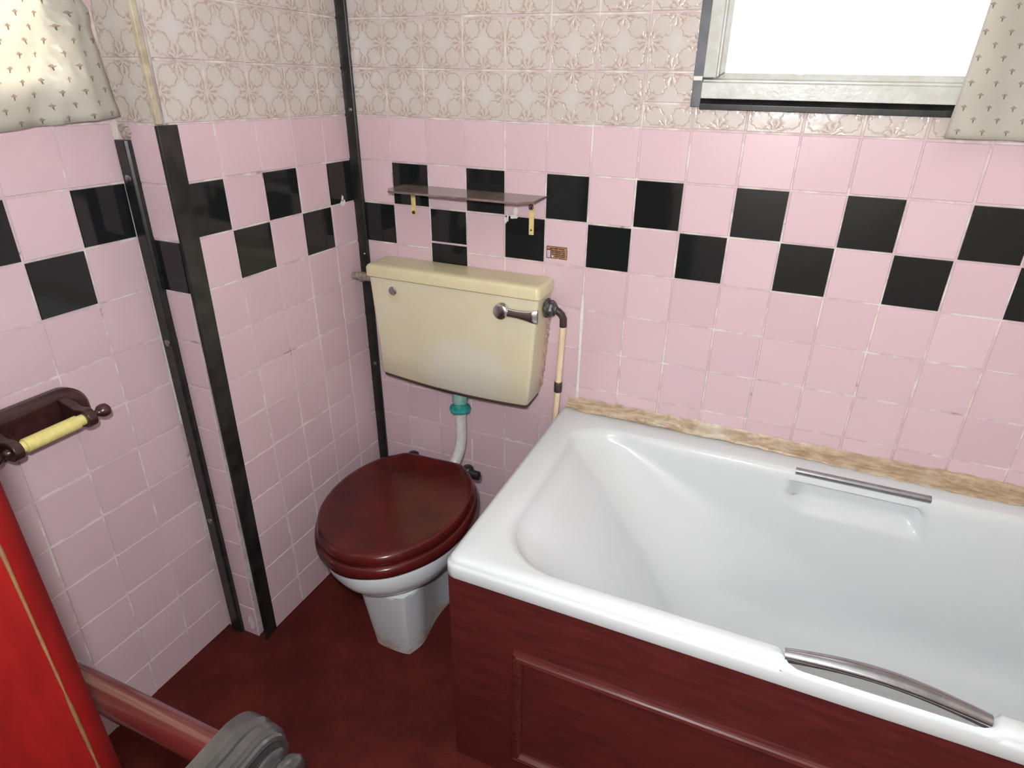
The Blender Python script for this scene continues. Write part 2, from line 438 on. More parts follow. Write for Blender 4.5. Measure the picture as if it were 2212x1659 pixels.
# cut tiles round the window and the short black tile above the cistern
def cut(mb, PT, cells, flip=False):
    for (ua, ub, va, vb, k, u0, v0) in cells:
        tile_grid(mb, PT, [(ua, ub, u0)], [(va, vb, v0)], lambda *a: k, flip)
cells = []
for (ua, ub, u0) in BC:
    for (va, vb, v0) in ROWS:
        if va < -.001: continue
        if ub > WIN[0] and ua < WIN[1] and vb > WIN[2] and va < WIN[3]:
            if va < WIN[2]: cells.append((ua, ub, va, WIN[2], 3, 0, 0))
            if vb > WIN[3]: cells.append((ua, ub, WIN[3], vb, 3, 0, (WIN[3]-va)/P_))
            a, b = max(va, WIN[2]), min(vb, WIN[3])
            if ua < WIN[0]: cells.append((ua, WIN[0], a, b, 3, 0, (a-va)/P_))
            if ub > WIN[1]: cells.append((WIN[1], ub, a, b, 3, (WIN[1]-ua)/P_, (a-va)/P_))
i2 = X0+P_
cells += [(i2, i2+P_, -.311, -.22, 2, 0, 0), (i2, i2+P_, -.40, -.311, 2, 0, 0), (i2, i2+P_, -.44, -.40, 1, 0, 0)]
cut(mbk, PB, cells)
gy = .0022
for (a, b, c, d) in ((-.2, 2.5, -1.33, WIN[2]), (-.2, 2.5, WIN[3], TOPZ+.05), (-.2, WIN[0], WIN[2], WIN[3]), (WIN[1], 2.5, WIN[2], WIN[3])):
    mbk.box(a, b, gy, .12, c, d, 0)
# heavy grout seam above the bath edge and smears of paint
def ribbon(mb, PT, pts, wd, mi, w=.0006):
    for (a, b) in zip(pts[:-1], pts[1:]):
        dx, dz = b[0]-a[0], b[1]-a[1]; L = math.hypot(dx, dz); nx, nz = -dz/L, dx/L
        w0 = wd*random.uniform(.7, 1.2); w1 = wd*random.uniform(.7, 1.2)
        mb.quad([PT(a[0]-nx*w0, a[1]-nz*w0, w), PT(b[0]-nx*w1, b[1]-nz*w1, w), PT(b[0]+nx*w1, b[1]+nz*w1, w), PT(a[0]+nx*w0, a[1]+nz*w0, w)][::-1], mi)
sx = X0+5*P_
zz = [-.40-.31*k/14 for k in range(15)]
for k in range(14):
    ww = [.0022, .0032, .004, .0045, .004, .0035, .003, .0035, .003, .0025, .003, .003, .0035, .0035, .003]
    mbk.quad([PB(sx-ww[k], zz[k], .0009), PB(sx-ww[k+1], zz[k+1], .0009), PB(sx+ww[k+1], zz[k+1], .0009), PB(sx+ww[k], zz[k], .0009)], 4)
def blob(mb, PT, u, v, ru, rv, mi, n=14, w=.0010):
    mb.quad([PT(u+math.cos(2*math.pi*k/n)*ru*random.uniform(.6, 1.15), v+math.sin(2*math.pi*k/n)*rv*random.uniform(.6, 1.15), w) for k in range(n)], mi)
blob(mbk, PB, .478, -.222, .013, .006, 4); blob(mbk, PB, .484, -.208, .006, .012, 4); blob(mbk, PB, .456, -.232, .004, .010, 4)
blob(mbk, PB, .462, -.226, .003, .012, 4)
wall_back = struct(obj('wall_back', mbk, [GROUT, PINK, BLACK, PATT, FILL], smooth=0, loc=(1.2, .06, 0)))

# left wall: alcove part (x=0), pier face and the nearer recessed part
ml = MB()
Y0 = .1076
FY = lambda z: -.565+.017*z          # pier face leans slightly
NX = lambda z: -.113+.012*z
def PLA(u, v, w): return (w, -u, v)    # u = distance from the back wall
AC = [(.0, Y0, 1-Y0/P_)] + [(Y0+i*P_, Y0+(i+1)*P_, 0) for i in range(4)]
AC[0] = (.004, Y0, .05)
def alc_kind(ci, ri, ua, ub, va, vb):
    r = rowidx(va)
    if r == 2 and ci % 2 == 0: return 2
    if r == 3 and ci % 2 == 1: return 2
    return base_kind(va, vb)
tile_grid(ml, PLA, AC, ROWS, alc_kind, flip=True)
def PLF(u, v, w): return (NX(v)+u, FY(v)-w, v)
def face_kind(ci, ri, ua, ub, va, vb):
    return 2 if rowidx(va) == 3 else base_kind(va, vb)
tile_grid(ml, PLF, [(0.0, .108, 0)], ROWS, face_kind)
def PLN(u, v, w): return (NX(v)+w, FY(v)-.008-u, v)
NC = [(i*P_, (i+1)*P_, 0) for i in range(13)]
WL = (.045, .75, .036, .95)           # left window, u range / z range
def near_kind(ci, ri, ua, ub, va, vb):
    if ub > WL[0] and ua < WL[1] and vb > WL[2] and va < WL[3]: return None
    r = rowidx(va)
    if r == 2 and ci % 2 == 0: return 2
    if r == 3 and ci % 2 == 1: return 2
    return base_kind(va, vb)
tile_grid(ml, PLN, NC, ROWS, near_kind, flip=True)
cells = []
for (ua, ub, u0) in NC:
    for (va, vb, v0) in ROWS:
        if va < -.001: continue
        if ub > WL[0] and ua < WL[1] and vb > WL[2] and va < WL[3]:
            if va < WL[2]: cells.append((ua, ub, va, WL[2], 3, 0, 0))
            if vb > WL[3]: cells.append((ua, ub, WL[3], vb, 3, 0, (WL[3]-va)/P_))
            a, b = max(va, WL[2]), min(vb, WL[3])
            if ua < WL[0]: cells.append((ua, WL[0], a, b, 3, 0, (a-va)/P_))
            if ub > WL[1]: cells.append((WL[1], ub, a, b, 3, (WL[1]-ua)/P_, (a-va)/P_))
cut(ml, PLN, cells, True)
# grout backing
def slab(PT, ua, ub, va, vb, t):
    P8 = [PT(u, v, w) for w in (-.0022, -t) for v in (va, vb) for u in (ua, ub)]
    i = len(ml.v); ml.v += P8
    for q in ((0, 2, 3, 1), (4, 5, 7, 6), (0, 1, 5, 4), (2, 6, 7, 3), (0, 4, 6, 2), (1, 3, 7, 5)):
        ml.f.append(tuple(i+k for k in q)); ml.m.append(0)
slab(PLA, -.10, .540, -1.33, TOPZ+.05, .30)
slab(PLF, -.19, .104, -1.33, TOPZ+.05, .02)
for (a, b, c, d) in ((-.02, 1.5, -1.33, WL[2]), (-.02, 1.5, WL[3], TOPZ+.05), (-.02, WL[0], WL[2], WL[3]), (WL[1], 1.5, WL[2], WL[3])):
    slab(PLN, a, b, c, d, .12)
blob(ml, lambda u, v, w: (w, -u, v), .061, -.217, .011, .009, 4); blob(ml, lambda u, v, w: (w, -u, v), .060, -.206, .005, .009, 4)
blob(ml, lambda u, v, w: (NX(v)+u, FY(v)-w, v), .090, -1.262, .010, .028, 4, w=.0022)
for k in range(24):
    z0, z1 = -.66+.63*k/24, -.66+.63*(k+1)/24
    ml.quad([PLN(-.006, z0, .0008), PLN(.0015, z0, .0008), PLN(.0015, z1, .0008), PLN(-.006, z1, .0008)][::-1], 4)
wall_left = struct(obj('wall_left', ml, [GROUT, PINK, BLACK, PATT, FILL], smooth=0, loc=(-.1, -.8, 0)))

# the rest of the shell
mb = MB(); mb.box(-.35, 2.55, -2.0, .15, -1.36, -1.31)
struct(obj('floor', mb, FLOOR, smooth=0))
mb = MB(); mb.box(-.35, 2.55, -2.0, .15, TOPZ, TOPZ+.06)
struct(obj('ceiling', mb, WHITEC, smooth=0))
mb = MB(); mb.box(2.345, 2.46, -1.95, 0, -1.31, TOPZ)
struct(obj('wall_right', mb, [PLASTER], smooth=0))
mb = MB(); mb.box(-.14, 2.345, -1.90, -1.80, -1.31, TOPZ)
struct(obj('wall_front', mb, [PLASTER], smooth=0))

# ------------------------------------------------------------------ black strips and beading
def screw(parent, p, d, r=.006, M=None):
    s = MB(); s.lathe(p, d, [(-.002, r*.6), (0, r), (.0016, r*.95), (.003, r*.55), (.0032, .0)], 14)
    return obj('screw', s, M or SCREWM, parent)
def strip(name, top, bot, z0, z1, M=STRIP, bevel=.0015):
    s = MB(); n = 8; rs = []
    for k in range(n+1):
        t = k/n; z = z1+(z0-z1)*t
        rs.append([(a[0]+(b[0]-a[0])*t, a[1]+(b[1]-a[1])*t, z) for a, b in zip(top, bot)])
    s.rings(rs, 0, True, True)
    return struct(obj(name, s, M, bevel=bevel, smooth=30))
# corner strip (back wall), pier inner strip, pier outer strip
t1 = strip('trim_1', [(-.004, .001), (.029, .001), (.029, -.007), (.022, -.011), (-.004, -.011)], [(-.002, .001), (.027, .001), (.027, -.007), (.020, -.011), (-.002, -.011)], -1.31, 1.09)
for z, r in ((.013, .005), (-.366, .004), (-.711, .0055), (.40, .005)): screw(t1, (.018, -.0115, z), (0, -1, 0), r)
t2 = strip('trim_2', [(-.110, -.564), (-.080, -.564), (-.080, -.574), (-.084, -.579), (-.110, -.579)], [(-.105, -.586), (-.073, -.586), (-.073, -.595), (-.077, -.600), (-.105, -.600)], -1.308, -.03)
for z in (-.101, -.447, -.929):
    k = (-z-.03)/1.278; screw(t2, (-.094+.004*k, -.5793-.021*k, z), (0, -1, 0), .008)
t3 = strip('trim_3', [(.000, -.564), (.006, -.578), (.014, -.577), (.005, -.526), (-.002, -.526), (-.006, -.55)], [(.001, -.580), (.005, -.591), (.009, -.590), (.004, -.547), (-.003, -.547), (-.006, -.570)], -1.308, -.001)
screw(t3, (.0068, -.572, -.64), (1, 0, 0), .003)
strip('trim_4', [(.000, -.566), (.001, -.572), (.010, -.572), (.010, -.560), (.0, -.556)], [(.000, -.567), (.001, -.573), (.010, -.573), (.010, -.561), (.0, -.557)], .001, 1.09, CREAMTRIM)
# chipped plaster above the inner strip
mb = MB()
for (x, z, r) in ((-.088, -.020, .012), (-.080, -.013, .008), (-.094, -.010, .009)): mb.lathe((x, -.566, z), (0, -1, 0), [(0, r), (.004, r*.9), (.007, r*.4), (.0075, 0)], 9)
struct(obj('trim_5', mb, simple('crumbling_plaster', (.45, .38, .32), .9, 0, .5, 120), smooth=20))

# ------------------------------------------------------------------ windows
win = struct(link('window_1', None, (1.16, 0, .05+H)))
mb = MB()
a, b, c, d = .905, 1.42, .062, .965
# outer frame: flat board with stepped inner bead on each side
def frame_piece(mb, horizontal, lo, hi, p0, p1):
    prof = [(p0, .03), (p0, -.010), (p0+(p1-p0)*.62, -.012), (p0+(p1-p0)*.66, -.004), (p0+(p1-p0)*.74, -.004), (p0+(p1-p0)*.78, .004), (p1, .008), (p1, .03)]
    if horizontal: mb.prism([(y, z) for z, y in prof], 0, lo, hi)
    else: mb.prism([(x, y) for x, y in prof], 2, lo, hi)
frame_piece(mb, True, a, b, c, .110); frame_piece(mb, True, a, b, d, .918)
obj('rail', mb, PAINT, win, bevel=.0012)
mb = MB(); frame_piece(mb, False, .101, .93, a, .945); frame_piece(mb, False, .101, .93, b, 1.378)
obj('jamb', mb, PAINT, win, bevel=.0012)
mb = MB()
for zz0 in (.1005,): mb.box(.906, .925, -.0125, -.006, zz0-.0008, zz0+.0012)
mb.prism([(.930, .1015), (.945, .1115), (.946, .1105), (.931, .1000)], 1, -.006, .008)
obj('gap', mb, BLACKP, win, smooth=0)
mb = MB(); mb.box(.940, 1.382, .012, .016, .106, .925)
obj('glass', mb, GLASS, win, smooth=0)
mb = MB(); mb.box(.895, 1.43, .03, .05, .05, .066); mb.box(.895, .91, .03, .05, .066, .96); mb.box(1.415, 1.43, .03, .05, .066, .96); mb.box(.895, 1.43, .03, .05, .96, .98)
obj('lining', mb, PAINT, win, smooth=0)
def flat(name, x0, x1, z0, z1, M):
    s = MB(); s.box(x0, x1, -.006, .006, z0, z1); return struct(obj(name, s, M, bevel=.001))
ts = flat('trim_6', .885, .905, .045, .99, STRIPW)
mb = MB(); mb.box(.8855, .9035, -.0072, -.006, .0955, .1035); obj('paint_smear', mb, FILL, ts, bevel=.0005)
s = MB(); s.prism([(.002, .041), (-.012, .041), (-.013, .052), (.002, .062)], 0, .905, 1.44)
struct(obj('trim_7', s, STRIP, bevel=.001))
flat('trim_8', 1.42, 1.44, .062, .99, STRIPW)

win2 = struct(link('window_2', None, (-.13, -.98, .036+H)))
mb = MB()
ya, yb = FY(.3)-.008-WL[0]+.002, FY(.3)-.008-WL[1]-.002
for (y0, y1, z0, z1) in ((yb, ya, .03, .075), (yb, ya, .91, .955), (ya-.045, ya, .075, .91), (yb, yb+.045, .075, .91), ((ya+yb)/2-.02, (ya+yb)/2+.02, .075, .91)):
    mb.box(-.16, -.11, y0, y1, z0, z1)
obj('frame', mb, PAINT, win2, bevel=.003)
mb = MB(); mb.box(-.142, -.138, yb+.02, ya-.02, .06, .93)
obj('glass', mb, GLASS, win2, smooth=0)

# ------------------------------------------------------------------ curtains
def curtain(name, label, PT, L, z0, z1, edge, sag, fold, nu=70, nv=70):
    """PT(u, z, w): u along the wall, w away from it."""
    s = MB()
    g = [[None]*(nv+1) for _ in range(nu+1)]
    for i in range(nu+1):
        for j in range(nv+1):
            a = i/nu; b = j/nv
            u = edge(b)+a*(L-edge(b)); z = z0+sag(u)*(1-b)+(z1-z0)*b
            g[i][j] = PT(u, z, fold(u, z))
    uvp = lambda i, j: (edge(j/nv)+(i/nu)*(L-edge(j/nv)), z0+(z1-z0)*j/nv)
    for i in range(nu):
        for j in range(nv):
            s.quad([g[i][j], g[i+1][j], g[i+1][j+1], g[i][j+1]], 0, [uvp(i, j), uvp(i+1, j), uvp(i+1, j+1), uvp(i, j+1)])
    # weld
    key = {}; nvv = []; mp = []
    for p in s.v:
        k = tuple(round(c, 6) for c in p)
        if k not in key: key[k] = len(nvv); nvv.append(p)
        mp.append(key[k])
    s.v = nvv; s.f = [tuple(mp[q] for q in fc) for fc in s.f]
    return tag(obj(name, s, CURT, smooth=180, solid=.0012), label, 'curtain')
def foldL(u, z):
    k = max(0, 1-abs(z-.12)/.35)
    d = .030 + .006*math.sin(u*38+z*9) + .004*math.sin(u*17-z*14)
    # slanting crease from the upper left to the hem
    c = u-(.085-(z-.10)*.35); d += .016*math.exp(-(c/.012)**2)*k - .011*math.exp(-((c-.03)/.02)**2)*k
    c2 = (z-.105)+.55*(u-.16); d += .011*math.exp(-(c2/.014)**2)
    c3 = (u-.055); d += .013*math.exp(-(c3/.010)**2)*max(0, 1-abs(z-.1)/.2)
    if z < .03: d += .003
    return d
curtain('curtain', 'cream sprigged cloth curtain backlit at the left window', lambda u, z, w: (NX(z)+w, FY(z)-.010-u, z), .80, .012, .95,
        lambda b: .026*min(1, b/.22), lambda u: -.075*u, foldL)
def foldR(u, z):
    return .028 + .008*math.sin(u*46+z*4) + .005*math.sin(u*19+z*11+1) + (.003 if z < .03 else 0)
curtain('curtain', 'cream sprigged cloth curtain hanging at right of the back window', lambda u, z, w: (1.352+u, -w-.004, z), .55, .008, .97,
        lambda b: .002+.014*min(1, b*4)**.8 + .02*max(0, b-.25), lambda u: -.006*u, foldR)

# ------------------------------------------------------------------ cistern
c = thing('toilet_cistern', 'yellowed cream plastic toilet cistern on pink tiles', 'cistern', (.34, -.05, -.70))
mb = MB()
def rr(x0, x1, y0, y1, z, r, n=5, zf=None):
    out = []
    for (cx, cy, a0) in ((x1-r, y0+r, -90), (x1-.001, y1-.001, 0), (x0+.001, y1-.001, 90), (x0+r, y0+r, 180)):
        q = r if cy < (y0+y1)/2 else .001
        for k in range(n+1):
            a = math.radians(a0+90*k/n); out.append((cx+math.cos(a)*q, cy+math.sin(a)*q, z))
    return out
rs = []
for (z, x0, x1, y0) in ((-.690, .112, .562, -.094), (-.685, .110, .565, -.098), (-.60, .104, .574, -.100), (-.50, .097, .581, -.100), (-.43, .092, .586, -.099), (-.4005, .090, .588, -.099), (-.3995, .096, .582, -.092), (-.393, .096, .582, -.092)):
    ring = rr(x0, x1, y0, -.004, z, .010)
    # subdivide front edge so that the base can sag
    if z < -.62:
        ring = [(x, y, zz-.014*max(0, 1-((x-.34)/.235)**2)*(-.62-z)/.07) for x, y, zz in ring]
    rs.append(ring)
def addfront(ring, n=16):
    # front edge runs from last point (x0+r) to first (x1-r)
    a = ring[-1]; b = ring[0]; ex = [(a[0]+(b[0]-a[0])*k/n, a[1], a[2]) for k in range(1, n)]
    return ring+ex
rs = [addfront(r) for r in rs]
tilt = lambda x: .006-.014*(x-.105)/.46
for q in (0, 1): rs[q] = [(x-.006*(x < .3), y, (-.690 if q == 0 else -.685)+tilt(x)-.012*max(0, 1-((x-.34)/.235)**2)) for x, y, z in rs[q]]
mb.rings(rs, 0, True, True)
obj('body', mb, CIST, c, smooth=50)
mb = MB()
lid = [rr(.084, .594, -.106, -.002, z, .012) for z in (-.3965, -.374)] + [rr(.087, .591, -.103, -.002, -.368, .012), rr(.092, .586, -.097, -.003, -.3645, .010), rr(.11, .57, -.080, -.008, -.3635, .008)]
mb.rings(lid, 0, True, True)
obj('lid', mb, simple('yellowed_cream_lid', (.64, .575, .36), .3, 0, 0, 8, (.60, .53, .34)), c, smooth=50)
mb = MB()
bt = [[(x, y, z-dz) for x, y, z in addfront(rr(.1135, .5605, -.093, -.004, -.690, .010))] for dz in (0, .008)]
bt = [[(x-.006*(x < .3), y, z+tilt(x)-.012*max(0, 1-((x-.34)/.235)**2)) for x, y, z in r] for r in bt]
mb.rings(bt, 0, True, True)
obj('base_strip', mb, simple('dark_brown_rubber', (.06, .03, .022), .6), c)
mb = MB(); mb.lathe((.166, -.0985, -.431), (0, -1, 0), [(0, .0115), (.003, .012), (.005, .0105), (.0055, .004), (.0057, 0)], 24)
obj('cover_cap', mb, OLDCHROME, c)
lv = MB(); lv.lathe((.497, -.099, -.433), (0, -1, 0), [(0, .012), (.008, .013), (.012, .021), (.026, .019), (.0285, .015), (.029, 0)], 28)
L = obj('flush_lever', lv, CHROME, c)
mb = MB(); rs = []
for t in [k/14 for k in range(15)]:
    x = .507+.088*t; wz = .012+.007*t - .004*math.sin(t*3.1); y = -.118-.004*t + (.006*max(0, t-.85)/.15)
    zc = -.433-.002*t
    rs.append([(x, y-.004-.004*math.cos(a)*1.0 if False else y+.0045*math.sin(a), zc+wz*math.cos(a)) for a in [2*math.pi*q/20 for q in range(20)]])
mb.rings(rs, 0, True, True); obj('handle', mb, CHROME, L)
mb = MB(); rs = []
for k in range(30):
    z = -.43-.25*k/29; r = .0045*random.uniform(.6, 1.3); x = .588-.022*k/29
    rs.append([(x-.004, -.001, z), (x-.004, -.022-r*.3, z), (x+r*.5, -.014, z), (x+r, -.006, z), (x+r*1.2, -.001, z)])
mb.rings(rs, 0, True, True)
obj('sealant_bead', mb, simple('grubby_sealant', (.56, .42, .34), .6, 0, 0, 110, (.30, .17, .12)), c)

fp = thing('flush_pipe', 'white plastic flush pipe with teal nut below cistern', 'pipe', (.34, -.06, -.97))
mb = MB(); pth = [(.340, -.060, -.775), (.340, -.060, -.84), (.340, -.061, -.875), (.338, -.066, -.905), (.334, -.076, -.93), (.329, -.092, -.953), (.326, -.115, -.968), (.325, -.145, -.972), (.325, -.168, -.972)]
mb.tube(pth, .0165, 20); obj('pipe', mb, PIPEW, fp, smooth=60)
mb = MB(); mb.lathe((.340, -.060, -.778), (0, 0, 1), [(-.002, .018), (-.002, .029), (.004, .0315), (.010, .030), (.012, .020), (.03, .018)], 30); obj('flange_nut', mb, GREEN, fp)
mb = MB(); prof = []
mb.lathe((.340, -.060, -.755), (0, 0, 1), [(-.014, .0175), (0, .018), (.004, .022), (.02, .0225), (.026, .021), (.05, .021), (.052, .019)], 12); obj('coupling_nut', mb, GREENW, fp, bevel=.001)

sp = thing('supply_pipe', 'cream painted water pipe beside the cistern', 'pipe', (.634, -.035, -.80))
mb = MB(); mb.tube([(.6335, -.030, -.478), (.6290, -.030, -.60), (.6225, -.030, -.74), (.6215, -.030, -1.0), (.621, -.030, -1.31)], .0085, 16); obj('pipe', mb, CREAMPIPE, sp, smooth=60)
mb = MB(); mb.tube([(.600, -.040, -.437), (.612, -.040, -.437), (.622, -.039, -.440), (.630, -.037, -.448), (.6335, -.032, -.460), (.6335, -.030, -.482)], .0095, 16); obj('elbow', mb, BRONZE, sp, smooth=60)
mb = MB(); mb.lathe((.5875, -.044, -.433), (1, 0, 0), [(0, .020), (.004, .026), (.011, .027), (.012, .020), (.018, .023), (.025, .021), (.028, .012), (.033, .011)], 7)
obj('valve_nut', mb, DIRTYB, sp, bevel=.002)
mb = MB(); mb.lathe((.6262, -.030, -.672), (.02, 0, 1), [(0, .0098), (.002, .0108), (.028, .0108), (.030, .0098)], 18); obj('compression_joint', mb, BRONZE, sp)

mb = MB(); mb.lathe((.012, -.05, -.421), (1, 0, 0), [(-.010, .010), (.0, .011), (.012, .0115), (.014, .014), (.026, .014), (.028, .011), (.082, .010)], 14)
tag(obj('overflow_pipe', mb, simple('scaled_pipe_metal', (.20, .18, .16), .6, .3, 0, 120, (.42, .34, .27), bump=.5, bscale=200)), 'short grimy overflow pipe from left wall into cistern', 'pipe')

# ------------------------------------------------------------------ toilet
t = thing('toilet', 'white low toilet with closed dark red wooden lid', 'toilet', (.33, -.36, -1.31))
def egg(half, cx, z, k=1.0, dy0=0, ybase=-.40, tilt=0):
    """half: list of (dx, y) from the back centre to the front centre; Catmull-Rom, mirrored."""
    pts = [Vector((a, b)) for a, b in half]
    full = pts + [Vector((-p.x, p.y)) for p in pts[::-1] if abs(p.x) > 1e-6]
    n = len(full); out = []
    for i in range(n):
        p0, p1, p2, p3 = full[i-1], full[i], full[(i+1) % n], full[(i+2) % n]
        for s_ in range(5):
            q = s_/5
            out.append(.5*((2*p1)+(-p0+p2)*q+(2*p0-5*p1+4*p2-p3)*q*q+(-p0+3*p1-3*p2+p3)*q**3))
    return [(cx+p.x*k, ybase+(p.y-ybase)*k+dy0, z) for p in out]
LIDP = [(0, -.178), (.05, -.178), (.088, -.180), (.112, -.197), (.150, -.238), (.176, -.295), (.189, -.36), (.187, -.43), (.168, -.50), (.129, -.561), (.076, -.607), (0, -.629)]
CXT = .325
def rot(ring, a=math.radians(3), c=(CXT, -.18)):
    return [(c[0]+(x-c[0])*math.cos(a)-(y-c[1])*math.sin(a), c[1]+(x-c[0])*math.sin(a)+(y-c[1])*math.cos(a), z) for x, y, z in ring]
mb = MB()
rs = [rot(egg(LIDP, CXT, z+.012, k)) for z, k in ((-.905, .90), (-.905, .935), (-.902, .95), (-.895, .957), (-.888, .953), (-.882, .938), (-.8785, .915), (-.877, .88), (-.878, .84), (-.879, .6), (-.879, .3), (-.879, .05))]
mb.rings(rs, 0, True, True); obj('lid', mb, LIDWOOD, t, smooth=60)
mb = MB()
rs = [rot(egg(LIDP, CXT, z+.012, k)) for z, k in ((-.937, .80), (-.937, .972), (-.933, .990), (-.924, 1.0), (-.914, .994), (-.909, .978), (-.906, .95), (-.906, .80))]
mb.rings(rs, 0, False, False); obj('seat', mb, LIDWOOD, t, smooth=60)
mb = MB()
PAN = [(0, -.175), (.06, -.175), (.10, -.185), (.135, -.22), (.165, -.28), (.178, -.36), (.176, -.43), (.157, -.50), (.120, -.555), (.069, -.597), (0, -.616)]
def mixr(a, b, q): return [(x0+(x1-x0)*q, y0+(y1-y0)*q, z0+(z1-z0)*q) for (x0, y0, z0), (x1, y1, z1) in zip(a, b)]
PED = [(0, -.20), (.05, -.20), (.068, -.205), (.078, -.225), (.062, -.29), (.056, -.35), (.062, -.41), (.066, -.45), (.056, -.485), (.044, -.497), (0, -.500)][:11]
rs = []
for z, k in ((-.943, .80), (-.926, .82), (-.926, .955), (-.930, .972), (-.947, .972), (-.975, .95), (-1.0, .89), (-1.025, .80), (-1.045, .70), (-1.055, .62)): rs.append(rot(egg(PAN, CXT, z, k, 0, -.39)))
top = rot(egg(PED, CXT+.012, -1.06, 1.22, -.005, -.40))
base = egg(PED, .339, -1.31, 1.0, .021, -.40)
for q in (0, .06, .15, .3, .5, .7, .85, .95, 1.0):
    kk = q
    rs.append(mixr(top, base, q))
mb.rings(rs, 0, True, True); obj('pan', mb, CHINA, t, smooth=60)
for dx in (-.075, .10):
    x = CXT+dx; mb = MB()
    mb.rings([[(x+.013*math.cos(q)*k_, -.182+.013*math.sin(q)*k_, z) for q in [2*math.pi*i/16 for i in range(16)]] for z, k_ in ((-.9245, 1.0), (-.903, 1.0), (-.893, 1.25), (-.881, 1.25), (-.877, .9), (-.876, .1))], 0, True, True)
    if dx > 0: mb.rings([[(x+.008+.030*t_, -.190+.012*math.cos(q), -.893+.013*math.sin(q)) for q in [2*math.pi*i/14 for i in range(14)]] for t_ in (0, 1)], 0, True, True)
    obj('hinge', mb, BLACKP, t, smooth=50)
mb = MB(); mb.tube([(.325, -.1695, -.972), (.325, -.205, -.972)], .027, 18)
obj('inlet', mb, CHINA, t, smooth=50)

# ------------------------------------------------------------------ bath
b = thing('bathtub', 'long white bathtub along the back wall', 'bathtub', (1.48, -.34, -1.31))
NB = 24; NF = 150; NS = 60
def rring(x0, x1, y0, y1, r, z, rbx=None, rby=None, ex=2.0):
    """clockwise from front left; front side y0, back side y1; back left corner may be elliptical."""
    out = []
    rbx = rbx or r; rby = rby or r
    def arc(cx, cy, rx, ry, a0, a1, e=2.0):
        for k in range(NB):
            a = math.radians(a0+(a1-a0)*k/NB); ca, sa = math.cos(a), math.sin(a)
            out.append((cx+rx*math.copysign(abs(ca)**(2/e), ca), cy+ry*math.copysign(abs(sa)**(2/e), sa), z))
    def line(p, q, n):
        for k in range(n): out.append((p[0]+(q[0]-p[0])*k/n, p[1]+(q[1]-p[1])*k/n, z))
    line((x0+r, y0), (x1-r, y0), NF); arc(x1-r, y0+r, r, r, -90, 0)
    line((x1, y0+r), (x1, y1-r), NS); arc(x1-r, y1-r, r, r, 0, 90)
    line((x1-r, y1), (x0+rbx, y1), NF); arc(x0+rbx, y1-rby, rbx, rby, 90, 180, ex)
    line((x0, y1-rby), (x0, y0+r), NS); arc(x0+r, y0+r, r, r, 180, 270)
    return out
def sst(a, b, x):
    t_ = max(0, min(1, (x-a)/(b-a))); return t_*t_*(3-2*t_)
X0b, X1b, Y0b, Y1b = .633, 2.335, -.674, -.006
def notch(p, f):
    x, y, z = p
    k = sst(1.225, 1.262, x)*(1-sst(1.495, 1.530, x)) * (1 if y < -.55 else 0)
    return (x, y-.031*k*f[0], z-.028*k*f[1])
rs = []; mis = []
def add(ring, fn=None, mi=0):
    rs.append([notch(p, fn) if fn else p for p in ring]); mis.append(mi)
for o_, z in ((.020, -.765), (.003, -.767), (0, -.763), (0, -.742), (.0015, -.736), (.0045, -.7345), (.0055, -.730), (.009, -.7245), (.018, -.721)):
    add(rring(X0b+o_, X1b-o_, Y0b+o_*.8, Y1b-o_*.3, .022-o_*.2 if o_ < .02 else .018, z), (.0, .0) if z < -.735 else (.0, .55))
I = dict(x0=.700, x1=2.27, y0=-.640, y1=-.078)
for q in (.5,):
    add(rring(X0b+.018+(I['x0']-X0b-.018)*q, X1b-.04, Y0b+.0145+(I['y0']-Y0b-.0145)*q, -.012+(I['y1']+.012)*q, .08, -.7205, .07, .06), (.35, .9))
for o_, dz, fn in ((0, 0, (1, 1)), (.004, .002, (1, 1)), (.009, .007, (1, 1)), (.013, .015, (.9, .8)), (.016, .025, (.7, .6))):
    add(rring(I['x0']+o_*1.3, I['x1']-o_, I['y0']+o_, I['y1']-o_, .135, -.7215-dz, .115, .085), fn)
# walls down to the floor
def wall(tz):
    ins_l = .021+.40*tz**.85; ins = .016+.055*tz
    return ins_l, ins
zs = [-.7465-.012*k for k in range(1, 12)] + [-.90, -.93, -.96, -.99, -1.02, -1.05]
ZF = -1.13
def recess(p):
    x, y, z = p
    if y < -.35: return p
    zb = -.806
    k = sst(1.236, 1.262, x)*(1-sst(1.492, 1.520, x)) * sst(zb-.010, zb+.012, z) * (1-sst(-.738, -.726, z))
    return (x, y+.030*k, z)
for z in zs:
    tz = (-.7465-z)/(.7465*-1+1.13); il, i_ = wall(tz)
    rad = .135+.02*tz
    ring = rring(I['x0']+il, I['x1']-i_*1.5, I['y0']+i_, I['y1']-i_, rad, z, .115+.33*min(1, tz*1.6), .085+.14*tz, 1.85)
    f_ = max(0, .5-tz*6)
    rs.append([recess(notch(p, (f_, f_*.7))) for p in ring]); mis.append(0)
il0, i0 = wall((-.7465+1.05)/(.3835)*1.0)
for k in range(1, 9):
    a = math.radians(90*k/8); z = -1.05-.08*math.sin(a); e = .08*(1-math.cos(a)); tz = (-.7465-z)/.3835
    il, i_ = wall(min(1, tz))
    add(rring(I['x0']+il+e*1.3, I['x1']-i_*1.5-e, I['y0']+i_+e, I['y1']-i_-e, max(.05, .155-e*.8), z, .445-e*2, max(.08, .225-e), 1.9), None)
last = rs[-1]; cx_, cy_ = 1.62, -.36
for q in (.75, .45, .15):
    rs.append([(cx_+(x-cx_)*q, cy_+(y-cy_)*q, z-.004*(1-q)) for x, y, z in last]); mis.append(1)
mb = MB(); mb.rings(rs, 0, False, True, mis=mis)
